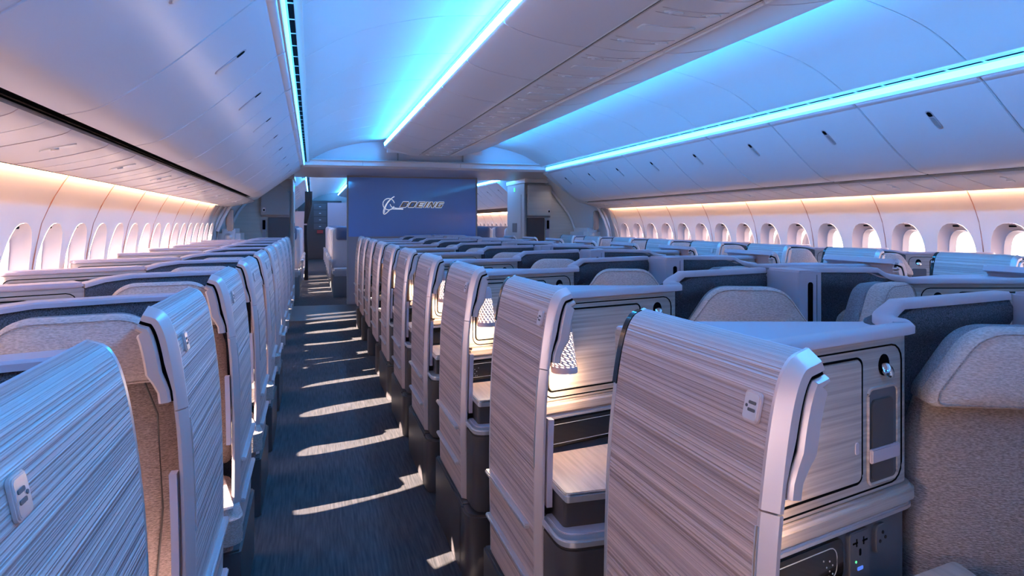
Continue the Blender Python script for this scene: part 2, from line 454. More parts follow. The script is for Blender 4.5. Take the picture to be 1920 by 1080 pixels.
def shell_wall(bm, pts, th=.05):
    """upholstered shell: rolled top band, recessed lower part; pts plan polyline of the front face, travel left to right"""
    prof = [(0.018, .25), (0.018, .90), (.016, .945), (.002, .962), (-.012, .985), (-.012, 1.012), (-.004, 1.026), (th, 1.026), (th, .25)]
    P = [Vector(p) for p in pts]; rows = []
    for i, p in enumerate(P):
        a = P[max(0, i - 1)]; b = P[min(len(P) - 1, i + 1)]
        t = (b.xy - a.xy).normalized(); n = Vector((-t.y, t.x))
        dz = p.z if len(p) > 2 else 0
        rows.append([bm.verts.new((p.x + n.x * o, p.y + n.y * o, z + (dz if z > .5 else 0))) for o, z in prof])
    fs = []; k_ = len(prof)
    for a, c in zip(rows, rows[1:]):
        for k in range(k_): fs.append(bm.faces.new((a[k], a[(k + 1) % k_], c[(k + 1) % k_], c[k])))
    fs.append(bm.faces.new(rows[0])); fs.append(bm.faces.new(rows[-1]))
    bmesh.ops.recalc_face_normals(bm, faces=fs)

def lamp(root, x, y):
    lp = B()
    lathe(lp, [(0, .962), (.012, .962), (.0165, .957), (.018, .950), (.0205, .925), (.0195, .925), (0, .925)], 24, (x, y))
    l = obj('reading_lamp', lp, 'rim', root); l['label'] = 'reading lamp with glowing perforated shade'
    # perforated cone: quads of a slanted grid, every other one left open
    bm = B(); rows = 44; cols = 28; grid = []
    for j in range(rows + 1):
        t = j / rows; z = .925 - t * .098; r = .0205 + t * .0135
        grid.append([bm.verts.new((x + r * math.cos(2 * PI * (k + j * .5) / cols), y + r * math.sin(2 * PI * (k + j * .5) / cols), z)) for k in range(cols)])
    for j in range(rows):
        for k in range(cols):
            hole = 2 <= j < rows - 3 and (j % 4 in (0, 1, 2)) and ((k + (j // 4)) % 2 == 0)
            if not hole: bm.faces.new((grid[j][k], grid[j + 1][k], grid[j + 1][(k + 1) % cols], grid[j][(k + 1) % cols]))
    obj('perforated_shade', bm, 'rim', l)
    bm = B(); lathe(bm, [(.0185, .924), (.0315, .829), (0, .829)], 20, (x, y)); obj('glowing_diffuser', bm, 'lampglow', l)
    bm = B(); lathe(bm, [(.0335, .832), (.0345, .826), (.0345, .818), (.032, .816), (.032, .826)], 28, (x, y)); obj('shade_ring', bm, 'rim', l)
    bm = B(); box(bm, .06, x, y - .006, y + .006, .935, .947, .003); obj('lamp_bracket', bm, 'metal', l)
    return l

def cabinet_face(root, cab, m, L, latch_right=True, far=False):
    """wooden front: inset border, cupboard door, mirror latch, literature niche"""
    def X(a, b): return (a, b) if latch_right else (L - b, L - a)
    bm = B(); loop_groove(bm, *X(.015, L - .02), .742, .985, .03, .0016, -.0005, m); obj('inset_border', bm, 'gap', cab)
    a, b = X(.03, L - .145)
    dr = obj('cupboard_door', mprism(rpoly(a, b, .762, .968, .012), -.003, .004, 'y', .001, mtx=m), 'wood', root)
    bm = B(); loop_groove(bm, a - .003, b + .003, .759, .971, .014, .0022, -.0006, m); obj('door_gap', bm, 'gap', dr)
    c = sum(X(L - .075, L - .075)) / 2
    lat = obj('mirror_latch', mprism([(c + .016 * math.cos(t * PI / 10), .952 + .019 * math.sin(t * PI / 10)) for t in range(20)], -.0016, .006, 'y', mtx=m), 'gap', root)
    bm = B(); lathe(bm, [(0, .006), (.010, .004), (.0145, 0), (.013, -.004), (0, -.004)], 20,
                    mtx=m @ Matrix.Translation((c + .002, -.007, .944)) @ Matrix.Rotation(PI / 2 - .5, 4, 'X'))
    obj('latch_mirror', bm, 'chrome', lat)
    a, b = X(L - .122, L - .038)
    nm = obj('literature_niche', mprism(rpoly(a, b, .752, .912, .010), -.0012, .004, 'y', mtx=m), 'charcoal', root)
    bm = B(); loop_groove(bm, a - .002, b + .002, .750, .914, .012, .003, -.001, m); obj('niche_border', bm, 'wood', nm)
    bm = B(); prism(bm, rpoly(a + .006, b - .012, .756, .895, .01), -.004, .003, 'y', .001, mtx=m); obj('niche_pocket', bm, 'dark', nm)
    bm = B(); box(bm, a - .001, b + .001, -.009, -.001, .788, .812, .002, m); obj('pocket_strap', bm, 'rim', nm)
    bm = B(); a, b = X(L - .165, L - .155); prism(bm, rpoly(a, b, .81, .83, .004), -.0045, .0, 'y', mtx=m); obj('door_tab', bm, 'rim', dr)

def panel_black(root, m, L, flip=False):
    def X(a, b): return (a, b) if not flip else (L - b, L - a)
    a, b = X(-.03, L - .20)
    p = obj('control_panel', mprism(rpoly(a, b, .612, .684, .018), -.006, .006, 'y', .002, mtx=m), 'black', root)
    bm = B(); a2, b2 = (a + .03, b - .02); loop_groove(bm, a2, b2, .622, .672, .018, .0009, -.006, m); obj('panel_outline', bm, 'iconline', p)
    bm = B()
    for i, (dx, dz) in enumerate(((.02, .652), (.028, .644), (.012, .644), (.020, .636), (.036, .656), (.012, .630), (.022, .628), (.03, .628))):
        for e in (a2 + dx, b2 - dx):
            prism(bm, rpoly(e - .0014, e + .0014, dz - .0014, dz + .0014, .0013, 2), -.0068, -.004, 'y', mtx=m)
    obj('panel_icons', bm, 'iconline', p)
    # sockets
    a, b = X(L - .185, L - .125)
    q = obj('power_outlet', mprism(rpoly(a, b, .605, .682, .008), -.006, .006, 'y', .002, mtx=m), 'charcoal', root)
    bm = B(); c = (a + b) / 2
    for s in (-1, 1):
        box(bm, c + s * .014 - .007, c + s * .014 + .007, -.0065, -.004, .662, .665, 0, m)
        box(bm, c + s * .010 - .0015, c + s * .010 + .0015, -.0065, -.004, .657, .670, 0, m)
    prism(bm, rpoly(c - .003, c + .003, .640, .652, .0028), -.0065, -.004, 'y', mtx=m)
    obj('socket_slots', bm, 'gap', q)
    obj('power_light', mprism(rpoly(c - .014, c - .010, .630, .634, .0019), -.0068, -.004, 'y', mtx=m), 'greenlit', q)
    obj('usb_port', mprism(rpoly(c - .008, c + .008, .616, .622, .002), -.0068, -.004, 'y', mtx=m), 'bluelit', q)
    a, b = X(L - .108, L - .070)
    q = obj('audio_jack_plate', mprism(rpoly(a, b, .628, .678, .012), -.006, .006, 'y', .002, mtx=m), 'charcoal', root)
    bm = B(); c = (a + b) / 2
    for dx, dz in ((-.007, .650), (.009, .654), (.001, .664)):
        prism(bm, rpoly(c + dx - .003, c + dx + .003, dz - .003, dz + .003, .0029), -.007, -.004, 'y', mtx=m)
    obj('jack_holes', bm, 'black', q)

def suite_center():
    """suite whose console stands at the aisle and whose seat sits at the cabin centre line; local x = distance from the aisle"""
    root = thing('private_suite', 'x', 'airline suite', group='private suites in the centre block')
    build_door(root); build_post(root)
    # base
    bm = B(); prism(bm, round_poly([(.0, .0), (.935, .0), (.935, .56), (.0, .52)], .01), 0, .24, 'z', .006); obj('base_plinth', bm, 'dark', root)
    # foot console beside the door
    pl = round_poly([(.004, -.095), (.50, -.095), (.50, .10), (.004, .05)], [.05, .01, .01, .01], 6)
    fc = obj('foot_console', mprism(round_poly([(0, -.10), (.50, -.10), (.50, .10), (0, .04)], [.06, .01, .01, .01], 6), 0, .236, 'z', .008), 'dark', root)
    obj('console_upper', mprism([(p[0] + .02, p[1]) for p in pl], .242, .498, 'z', .006), 'dark', fc)
    obj('console_tray', mprism([(p[0] + .017, p[1] - .003) for p in pl], .499, .516, 'z', .004), 'silver', fc)
    obj('console_tray_pad', mprism([(.03 + p[0] * .96, p[1] * .82 + .006) for p in pl], .515, .520, 'z', .002), 'block', fc)
    bm = B(); box(bm, .10, .20, -.103, -.095, .17, .225); obj('vent_grille', bm, 'gap', fc)
    # console
    A = (.075, .215); Bp = (.545, .348); m, L = face_mtx(A, Bp)
    plan = round_poly([A, Bp, (.585, .455), (.20, .575), (.06, .55)], [.0, .035, .02, .01, .01], 6)
    cab = obj('console_cabinet', mprism(plan, .733, 1.0, 'z', .002), 'wood', root)
    def off(d): return round_poly([(A[0] + d * .30, A[1] - d), (Bp[0] + d * 1.1, Bp[1] - d * .85), (.585 + d * .9, .455), (.20, .57), (.06, .545)], [0, .04, .02, .01, .01], 6)
    obj('cabinet_lip', mprism(off(.012), .698, .732, 'z', .012, 3), 'wood', root)
    obj('cabinet_trim', mprism(off(.008), .687, .698, 'z', .003), 'silver', root)
    obj('console_side', mprism(off(-.002), .25, .687, 'z'), 'charcoal', root)
    tp = obj('cabinet_top', mprism(off(-.004), 1.0, 1.006, 'z', .002), 'block', root)
    cabinet_face(root, cab, m, L)
    panel_black(root, m, L)
    # side table
    tb = obj('side_table', mprism(round_poly([(.045, -.06), (.52, -.06), (.60, .30), (.045, .19)], [.012, .03, .01, .01], 4), .592, .606, 'z', .002), 'woodtop', root)
    obj('table_edge', mprism(round_poly([(.043, -.064), (.523, -.064), (.606, .30), (.043, .18)], [.012, .03, .01, .01], 4), .584, .603, 'z', .004), 'silver', tb)
    obj('table_stand', mprism(round_poly([(.05, -.035), (.50, -.035), (.56, .30), (.05, .19)], .01, 4), .5, .585, 'z'), 'dark', root)
    obj('table_base', mprism(round_poly([(.09, .02), (.50, .02), (.55, .3), (.09, .19)], .01, 4), .2, .5, 'z'), 'dark', root)
    # shell behind the seat
    line = smooth_line([(.582, .408), (.588, .424), (.606, .434), (.66, .440), (.75, .450), (.942, .474)], 4)
    pts = [(p.x, p.y, min(.010, -.020 + (p.x - .58) * .35) if p.x < .66 else .006 + (p.x - .66) * .015) for p in line]
    bm = B(); shell_wall(bm, pts); sh = obj('seat_shell', bm, 'darkfab', root)
    full = smooth_line([(.068, .203), (.20, .240), (.36, .285), (.50, .325), (.545, .339), (.568, .352), (.577, .374), (.578, .394), (.582, .410), (.596, .421), (.62, .426), (.68, .432), (.78, .445), (.942, .465)], 5)
    rp = [(p.x, p.y, 1.0 + max(0, min(1, (p.x - .57) / .05)) * .032 + max(0, p.x - .62) * .015) for p in full]
    bm = B(); rim_path(bm, rp, .040, .017, 1.0, .005); obj('shell_rim', bm, 'rim', sh, 50)
    build_seat(root, .728, .255, -math.radians(24), .40, .355, False)
    lamp(root, .134, .188)
    return root

def suite_window():
    """suite whose seat sits at the aisle and whose console stands at the window"""
    root = thing('private_suite', 'x', 'airline suite', group='private suites along the windows')
    build_door(root, .108); build_post(root)
    bm = B(); prism(bm, round_poly([(.0, .0), (.90, -.30), (.90, .03), (.5, .26), (.12, .46), (.0, .50)], .01), 0, .24, 'z', .006); obj('base_plinth', bm, 'dark', root)
    A = (.478, .252); Bp = (.930, .004); m, L = face_mtx(A, Bp)
    plan = round_poly([A, Bp, (.955, .07), (.53, .345)], [.0, .03, .03, .01], 6)
    cab = obj('console_cabinet', mprism(plan, .733, 1.0, 'z', .002), 'wood', root)
    def off(d): return round_poly([(A[0], A[1] - d), (Bp[0] + d * .3, Bp[1] - d), (.955 + d * .4, .07), (.53, .34)], [0, .035, .03, .01], 6)
    obj('cabinet_lip', mprism(off(.012), .698, .732, 'z', .012, 3), 'wood', root)
    obj('cabinet_trim', mprism(off(.008), .687, .698, 'z', .003), 'silver', root)
    obj('console_side', mprism(off(-.002), .25, .687, 'z'), 'charcoal', root)
    obj('cabinet_top', mprism(off(.006), 1.001, 1.017, 'z', .004), 'rim', root)
    cabinet_face(root, cab, m, L, latch_right=False)
    panel_black(root, m, L, True)
    tb = obj('side_table', mprism(round_poly([(.54, -.06), (.905, -.265), (.915, -.01), (.56, .19)], .02, 4), .592, .606, 'z', .002), 'woodtop', root)
    obj('table_edge', mprism(round_poly([(.537, -.064), (.908, -.269), (.918, -.01), (.56, .185)], .02, 4), .584, .603, 'z', .004), 'silver', tb)
    obj('table_base', mprism(round_poly([(.56, -.04), (.895, -.235), (.905, -.01), (.56, .18)], .01, 4), .2, .585, 'z'), 'dark', root)
    pts = [(.070, .470, -.008), (.20, .405, -.005), (.36, .318, -.004), (.43, .281, -.012), (.478, .253, -.026)]
    P2 = [(p[0], p[1], p[2]) for p in pts]
    bm = B()
    P = [Vector(p) for p in P2]
    shell_wall(bm, P2); sh = obj('seat_shell', bm, 'darkfab', root)
    bm = B(); rim_path(bm, [(p[0] - .006, p[1] - .013, 1.026 + p[2]) for p in P2], .062, .013, 1.02); obj('shell_rim', bm, 'rim', sh)
    build_seat(root, .248, .20, -math.radians(12), .42, .39)
    return root

PITCH = .83
AISLE_L = -1.678; AISLE_C = -.988
rows_c = range(0, 10)
tmplC = suite_center(); FLIP[0] = True; tmplCR = suite_center()
FLIP[0] = False; tmplW = suite_window()      # local x to +: right window column
FLIP[0] = True; tmplL = suite_window(); FLIP[0] = False
for ch in list(tmplL.children_recursive):      # the left doors carry no black number plaque
    if ch.name.startswith('seat_number_plaque'): bpy.data.objects.remove(ch)
SMALL = ('badge_icon', 'badge_plate', 'panel_icons', 'panel_outline', 'socket_slots', 'power_light', 'usb_port', 'jack_holes',
         'pull_border', 'niche_border', 'door_tab', 'headrest_piping', 'seat_seam', 'vent_grille', 'console_tray_pad', 'niche_pocket', 'audio_jack_plate',
         'power_outlet')
SMALLER = SMALL + ('table_stand', 'table_base', 'console_side', 'latch_mirror', 'pocket_strap', 'literature_niche', 'door_pull', 'mirror_latch',
                   'call_badge', 'lamp_bracket', 'inset_border', 'door_gap', 'cabinet_top_pad', 'post_guard', 'far_edge_trim', 'base_plinth')
def place(t, x, y0, ks, what):
    first = True; out = []
    for k in ks:
        lab = what % ORD[k]
        loc = (x, y0 + PITCH * k, 0)
        if k == ks[0]:
            t.location = loc; t['label'] = lab; out.append(t)
        else:
            sk = () if k < 3 else (SMALL if k < 6 else SMALLER)
            out.append(copy_tree(t, loc, lab, skip=sk))
    return out
for_left_first = .04
CL = place(tmplC, AISLE_C, .66, list(range(10)), 'centre suite with ridged door on the left aisle, %s row from the camera')
CR = place(tmplCR, -AISLE_C, .66, list(range(0, 10)), 'far half of the centre block, suite opening on the right aisle, %s row')
LL = place(tmplL, AISLE_L, .52, list(range(10)), 'left window suite with blue lit ridged aisle door, %s row from the camera')
RR = place(tmplW, 1.678, .81, list(range(1, 10)), 'right window suite with blue topped door below the far windows, %s row')

copy_tree(tmplC, (AISLE_C, .66 - PITCH, 0), 'centre suite on the left aisle standing right beside the camera position')
LL[0].location.y += for_left_first      # the nearest left suite stands a little further forward
# reading lamp light for the nearer centre suites
for k in range(-1, 10):
    for x in ((AISLE_C + .135,) if k else (AISLE_C + .135,)):
        ld = bpy.data.lights.new('lamp_bulb', 'POINT'); ld.energy = 2.0; ld.color = (1, .70, .42); ld.shadow_soft_size = .02
        lo = bpy.data.objects.new('lamp_bulb', ld); COL.objects.link(lo); lo.location = (x, .66 + PITCH * k + .185, .79)

# seat number on the plaque of the right window suite
def text_mesh(name, s, size, m, parent=None, extrude=.0006, offset=0, shear=0, sx=1):
    cu = bpy.data.curves.new(name, 'FONT'); cu.body = s; cu.size = size; cu.extrude = extrude; cu.offset = offset; cu.shear = shear
    cu.align_x = 'CENTER'; cu.align_y = 'CENTER'
    t = bpy.data.objects.new(name, cu); COL.objects.link(t)
    dg = bpy.context.evaluated_depsgraph_get(); me = bpy.data.meshes.new_from_object(t.evaluated_get(dg))
    bpy.data.objects.remove(t); bpy.data.curves.remove(cu)
    me.materials.clear(); me.materials.append(M[m])
    o = bpy.data.objects.new(name, me); COL.objects.link(o)
    if parent: o.parent = parent
    return o

# centre dividers
tmplD = thing('privacy_divider', 'x', 'divider', group='dividers on the centre line')
bm = B(); prism(bm, rpoly(-.043, .043, 0, .16, .008), .22, 1.054, 'z', .006); dv = obj('divider_block', bm, 'block', tmplD)
obj('divider_slot', mprism(rpoly(-.010, .008, .80, 1.018, .008), -.0012, .01, 'y'), 'gap', tmplD)
bm = B(); box(bm, .022, .024, -.0008, .004, .3, 1.04); obj('divider_seam', bm, 'charcoal', tmplD)
bm = B(); box(bm, -.010, .010, -.16, 0.004, .25, .86, .004); obj('divider_wall', bm, 'block', tmplD)
for k in range(10):
    lab = 'grey divider block with dark slot between centre seats, %s row from the camera' % ORD[k]
    loc = (0, .66 + .31 + PITCH * k, 0)
    if k == 0: tmplD.location = loc; tmplD['label'] = lab
    else: copy_tree(tmplD, loc, lab)

# ------------------------------------------------------------------ cabin shell
END = 8.95; Y0 = -2.1
# floor
bm = B(); box(bm, -2.75, 2.75, Y0, 8.9, -.05, 0); struct(obj('floor', bm, 'carpet', None, 0))
bm = B(); box(bm, -2.75, 2.75, 8.9, 10.5, -.05, .001); struct(obj('floor', bm, 'entry', None, 0))
bm = B(); box(bm, -2.75, 2.75, 10.5, 24.5, -.05, 0); struct(obj('floor', bm, 'carpet', None, 0))

WALLX = [(0, 2.60), (.6, 2.67), (.9, 2.66), (1.05, 2.645), (1.2, 2.615), (1.3, 2.575), (1.38, 2.53), (1.44, 2.49)]
def wx(z): return interp(WALLX, z)
HW, HH, ZC = .146, .255, .945
def hole_pt(a, sx=1, sz=1):
    """superellipse-like stadium outline"""
    n = 2.6; c, s = math.cos(a), math.sin(a)
    r = (abs(c / (HW * sx)) ** n + abs(s / (HH * sz)) ** n) ** (-1 / n)
    return r * c, r * s
def build_wall(side, name, y_start, y_end, first, pitch, wname0, win_ok=lambda c: True):
    """side -1 left, +1 right"""
    bm = B()
    def V(y, z, dx=0): return bm.verts.new((side * (wx(z) + dx), y, z))
    ang = sorted(set([2 * PI * i / 40 for i in range(40)]))
    z0, z1 = .60, 1.29
    cells = []
    n = math.floor((y_start - first) / pitch); c = first + n * pitch
    while c < y_end + pitch:
        cells.append(c); c += pitch
    edges = []
    for c in cells:
        a, b = c - pitch / 2, c + pitch / 2
        if b < y_start or a > y_end: continue
        edges.append((a, b, c))
    zs_top = [1.29, 1.32, 1.35, 1.38, 1.41, 1.44]; zs_bot = [0, .2, .4, .6]
    for a, b, c in edges:
        for zs in (zs_top, zs_bot):
            for za, zb in zip(zs, zs[1:]):
                bm.faces.new((V(a, za), V(b, za), V(b, zb), V(a, zb)))
        # ring around the opening
        aa = list(ang)
        for cy, cz in ((a, z0), (a, z1), (b, z0), (b, z1)):
            aa.append(math.atan2(cz - ZC, cy - c) % (2 * PI))
        aa = sorted(aa)
        def rect(t):
            dy, dz = math.cos(t), math.sin(t)
            k = min((b - c) / abs(dy) if abs(dy) > 1e-9 else 9, ((z1 - ZC) if dz > 0 else (ZC - z0)) / abs(dz) if abs(dz) > 1e-9 else 9)
            return dy * k, dz * k
        N = len(aa); prev = None
        for f in (0, .33, .66, 1):
            ring = []
            for t in aa:
                h = hole_pt(t); r = rect(t)
                ring.append(V(c + h[0] + (r[0] - h[0]) * f, ZC + h[1] + (r[1] - h[1]) * f))
            if prev:
                for i in range(N): bm.faces.new((prev[i], prev[(i + 1) % N], ring[(i + 1) % N], ring[i]))
            prev = ring
    bmesh.ops.remove_doubles(bm, verts=bm.verts, dist=1e-5)
    bmesh.ops.recalc_face_normals(bm, faces=bm.faces)
    w = struct(obj(name, bm, 'wall', None, 30))
    # panel seams every second window
    bm = B()
    for i, (a, b, c) in enumerate(edges):
        idx = round((c - first) / pitch)
        if idx % 2 == 0:
            pts = [(side * (wx(z) - .0008), b, z) for z in (0, .4, .8, 1.0, 1.1, 1.2, 1.26, 1.32, 1.38, 1.43)]
            if side > 0: pts = [(p[0], a, p[2]) for p in [(side * (wx(z) - .0008), 0, z) for z in (0, .4, .8, 1.0, 1.1, 1.2, 1.26, 1.32, 1.38, 1.43)]]
            tube(bm, pts, .0028, False, 5)
    struct(obj('trim_' + wname0, bm, 'seam', w))
    # windows
    first_done = None; k = 0
    for a, b, c in edges:
        if not win_ok(c): continue
        if first_done is None:
            r = bpy.data.objects.new('window_' + wname0, None); COL.objects.link(r); r['kind'] = 'structure'
            bm = B(); rings = []
            for sx, sz, dx in ((1.0, 1.0, -.002), (.985, .99, .006), (.82, .86, .062), (.79, .84, .066), (.775, .825, .064), (.75, .805, .078), (.70, .765, .112)):
                ring = []
                for t in ang:
                    h = hole_pt(t, 1, 1); ring.append(bm.verts.new((side * (wx(ZC + h[1] * sz) + dx), h[0] * sx, ZC + h[1] * sz)))
                rings.append(ring)
            N = len(ang)
            for p, q in zip(rings, rings[1:]):
                for i in range(N): bm.faces.new((p[i], p[(i + 1) % N], q[(i + 1) % N], q[i]))
            bmesh.ops.recalc_face_normals(bm, faces=bm.faces)
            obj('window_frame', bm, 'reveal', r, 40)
            bm = B(); bm.faces.new([bm.verts.new((side * (wx(ZC) + .106), hole_pt(t)[0] * .715, ZC + hole_pt(t)[1] * .78)) for t in ang]); obj('window_pane', bm, 'glass', r)
            bm = B(); zz = ZC + HH * .93
            bx = side * (wx(zz) + .028)
            box(bm, bx - .007, bx + .007, -.022, .022, zz - .006, zz + .006, .002); obj('dimmer_button', bm, 'gap', r)
            r.location = (0, c, 0); first_done = r
        else:
            r = first_done.copy(); COL.objects.link(r); r.location = (0, c, 0)
            for ch in first_done.children:
                d = ch.copy(); COL.objects.link(d); d.parent = r
        k += 1
build_wall(-1, 'wall_left', -1.5, 9.0, 3.295, .374, '1')
build_wall(1, 'wall_right', .2, 9.15, 3.62, .39, '2')
build_wall(-1, 'wall_left', 11.5, 16, 12.0, .39, '3')
build_wall(1, 'wall_right', 11.5, 22, 12.0, .39, '4')
# plain wall stretches next to the exits and behind the camera
def plain_wall(name, side, ya, yb, m='wall'):
    bm = B(); zs = [0, .3, .6, .9, 1.05, 1.2, 1.3, 1.38, 1.44]
    for za, zb in zip(zs, zs[1:]):
        bm.faces.new([bm.verts.new((side * wx(z), y, z)) for y, z in ((ya, za), (yb, za), (yb, zb), (ya, zb))])
    bmesh.ops.remove_doubles(bm, verts=bm.verts, dist=1e-5)
    return struct(obj(name, bm, m, None, 30))
plain_wall('wall_right', 1, Y0, .32); plain_wall('wall_left', -1, 16, 24.5); plain_wall('wall_right', 1, 22, 24.5)
bm = B(); box(bm, -2.75, 2.75, Y0 - .05, Y0, 0, 2.6); struct(obj('wall_back', bm, 'lowpanel', None, 0))
bm = B(); box(bm, -2.75, 2.75, 24.5, 24.55, 0, 2.6); struct(obj('wall_front', bm, 'monu', None, 0))

# ceiling panels
CEIL = smooth_line([(1.515, 1.968), (1.36, 2.065), (1.187, 2.139), (.893, 2.212), (.635, 2.238)], 5)
def prof_panels(bm, line, ya, yb, pitch, first, gap=.007, th=.012, side=1, sgn=1):
    nrm = normals2(line, sgn)
    n = math.floor((ya - first) / pitch); y = first + n * pitch
    while y < yb:
        a, b = max(y + gap / 2, ya), min(y + pitch - gap / 2, yb)
        if b - a > .02:
            rows = []
            for p, q in zip(line, nrm):
                rows.append([bm.verts.new((side * (p.x + q.x * o), yy, p.y + q.y * o)) for o, yy in ((th, a), (.003, a), (0, a + .004), (0, b - .004), (.003, b), (th, b))])
            for r0, r1 in zip(rows, rows[1:]):
                for k in range(5): bm.faces.new((r0[k], r0[k + 1], r1[k + 1], r1[k]))
        y += pitch
    # backing sheet
    for (p, q), (p2, q2) in zip(zip(line, nrm), list(zip(line, nrm))[1:]):
        bm.faces.new([bm.verts.new((side * (a.x + n_.x * th), yy, a.y + n_.y * th)) for a, n_, yy in ((p, q, ya), (p, q, yb), (p2, q2, yb), (p2, q2, ya))])
    bmesh.ops.recalc_face_normals(bm, faces=bm.faces)
for side in (-1, 1):
    bm = B(); prof_panels(bm, CEIL, Y0, END, .8, 2.568, side=side); struct(obj('ceiling', bm, 'ceil', None, 30))
    bm = B(); prof_panels(bm, CEIL, 10.5, 24.5, .8, 10.5, side=side); struct(obj('ceiling', bm, 'ceil', None, 30))
bm = B(); box(bm, -2.75, 2.75, Y0, 24.6, 2.62, 2.66); struct(obj('roof', bm, 'charcoal', None, 0))
bm = B(); box(bm, -.66, .66, Y0, 24.6, 2.25, 2.26); struct(obj('ceiling', bm, 'ceil', None, 0))
for side in (-1, 1):      # outer skin above bins, keeps daylight out
    bm = B()
    for (xa, za), (xb, zb) in zip([(2.50, 1.43), (2.62, 1.44), (2.4, 1.95), (1.9, 2.4), (1.0, 2.63)], [(2.62, 1.44), (2.4, 1.95), (1.9, 2.4), (1.0, 2.63), (0, 2.63)]):
        bm.faces.new([bm.verts.new((side * x, y, z)) for x, z, y in ((xa, za, Y0), (xb, zb, Y0), (xb, zb, 24.6), (xa, za, 24.6))])
    struct(obj('ceiling', bm, 'charcoal', None, 0))

# cove lights
def led_strip(pts, ya, yb, label, m='led', name='cove_light', grp='cyan cove lights'):
    bm = B(); vs = []
    for y in (ya, yb): vs.append([bm.verts.new((p[0], y, p[1])) for p in pts])
    n = len(pts)
    for k in range(n): bm.faces.new((vs[0][k], vs[0][(k + 1) % n], vs[1][(k + 1) % n], vs[1][k]))
    bm.faces.new(vs[0]); bm.faces.new(vs[1]); bmesh.ops.recalc_face_normals(bm, faces=bm.faces)
    return tag(obj(name, bm, m), label, 'cabin light', grp)
for side, w in ((-1, 'left'), (1, 'right')):
    led_strip([(side * 1.566, 1.918), (side * 1.566, 1.951), (side * 1.574, 1.951), (side * 1.574, 1.918)], Y0, END - .05,
              'cyan light strip running above the %s overhead bins' % w)
    led_strip([(side * .626, 2.150), (side * .630, 2.186), (side * .622, 2.187), (side * .617, 2.152)], Y0, 8.60,
              'cyan light strip along the %s top edge of the centre bins' % w, 'ledc')
    led_strip([(side * 1.566, 1.918), (side * 1.566, 1.951), (side * 1.574, 1.951), (side * 1.574, 1.918)], 10.9, 24.4,
              'cyan light strip above the %s bins beyond the blue panel' % w, 'ledfar')
    led_strip([(side * .626, 2.150), (side * .630, 2.186), (side * .622, 2.187), (side * .617, 2.152)], 10.9, 24.4,
              'cyan light strip beside the %s edge of the bins beyond the panel' % w, 'ledfar')
    # warm wash above the windows
    led_strip([(side * 2.486, 1.412), (side * 2.494, 1.412), (side * 2.494, 1.420), (side * 2.486, 1.420)], Y0, 9.0,
              'warm light strip washing the %s sidewall above the windows' % w, 'warm', 'wash_light', 'warm sidewall wash lights')
    led_strip([(side * 2.486, 1.412), (side * 2.494, 1.412), (side * 2.494, 1.420), (side * 2.486, 1.420)], 11.5, 22,
              'warm light strip over the %s windows beyond the panel' % w, 'warm', 'wash_light', 'warm sidewall wash lights')

# ceiling edge rails with air slots
for side, w in ((-1, 'left'), (1, 'right')):
    bm = B(); box(bm, *sorted((side * 1.510, side * 1.575)), Y0, END, 1.960, 1.972); box(bm, *sorted((side * 1.575, side * 1.60)), Y0, END, 1.90, 1.972)
    r = struct(obj('trim_%d' % (5 + (side > 0)), bm, 'ceil', None, 0))
    bm = B(); y = Y0 + .02
    while y < END - .2:
        if side < 0: box(bm, -1.560, -1.540, y, y + .178, 1.9585, 1.9615)
        else: box(bm, 1.540, 1.560, y, y + .178, 1.9585, 1.9615)
        y += .2
    obj('air_slots', bm, 'gap', r)

# ------------------------------------------------------------------ overhead bins
BIN = smooth_line([(1.612, 1.880), (1.72, 1.783), (1.862, 1.655), (1.99, 1.556), (2.055, 1.518), (2.132, 1.497)], 5)
def on_line(line, x):
    for a, b in zip(line, line[1:]):
        if min(a.x, b.x) <= x <= max(a.x, b.x):
            t = (x - a.x) / (b.x - a.x); return a.lerp(b, t), (b - a).normalized()
    return line[-1], (line[-1] - line[-2]).normalized()
def side_bin(side, length, label, grp):
    root = thing('overhead_bin', label, 'overhead bin', group=grp)
    g = .003
    bm = B(); fl = [(p.x, p.y) for p in BIN] + [(2.16, 1.52), (2.45, 1.60), (2.2, 1.95), (1.80, 2.10), (1.64, 1.93)]
    pts = [(side * x, z) for x, z in fl]
    prism(bm, pts, g, length - g, 'y', .004)
    d = obj('bin_door', bm, 'binwhite', root, 30)
    bm = B(); cap = smooth_line([(1.577, 1.918), (1.585, 1.895), (1.60, 1.884), (1.618, 1.877)], 4)
    pts = [(side * p.x, p.y) for p in cap] + [(side * 1.64, 1.91), (side * 1.60, 1.926)]
    prism(bm, pts, g + .002, length - g - .002, 'y', .006); obj('bin_cap', bm, 'binwhite', root, 40)
    p, t = on_line(BIN, 1.745)
    nx, nz = -t.y, t.x            # outward (down, inboard)
    if nz > 0: nx, nz = -nx, -nz
    m = Matrix.Identity(4)
    Zc = Vector((side * -t.x, 0, -t.y)); Yc = Vector((side * nx, 0, nz)); Xc = Vector((0, 1, 0))
    for i in range(3): m[i][0] = Xc[i]; m[i][1] = Yc[i]; m[i][2] = Zc[i]; m[i][3] = (side * p.x, length / 2, p.y)[i]
    h = obj('bin_latch', mprism(rpoly(-.020, .020, -.072, .064, .019), -.004, .0016, 'y', .001, mtx=m), 'rim', root)
    obj('latch_recess', mprism(rpoly(-.014, .014, .020, .056, .012), -.002, .0022, 'y', mtx=m), 'gap', h)
    obj('latch_lever', mprism(rpoly(-.015, .015, -.066, .022, .013), -.002, .0040, 'y', .001, mtx=m), 'silver', h)
    return root
def copy_row(t, ys, labels):
    t.location.y = ys[0]; t['label'] = labels[0]
    for y, l in zip(ys[1:], labels[1:]): copy_tree(t, (t.location.x, y, t.location.z), l)
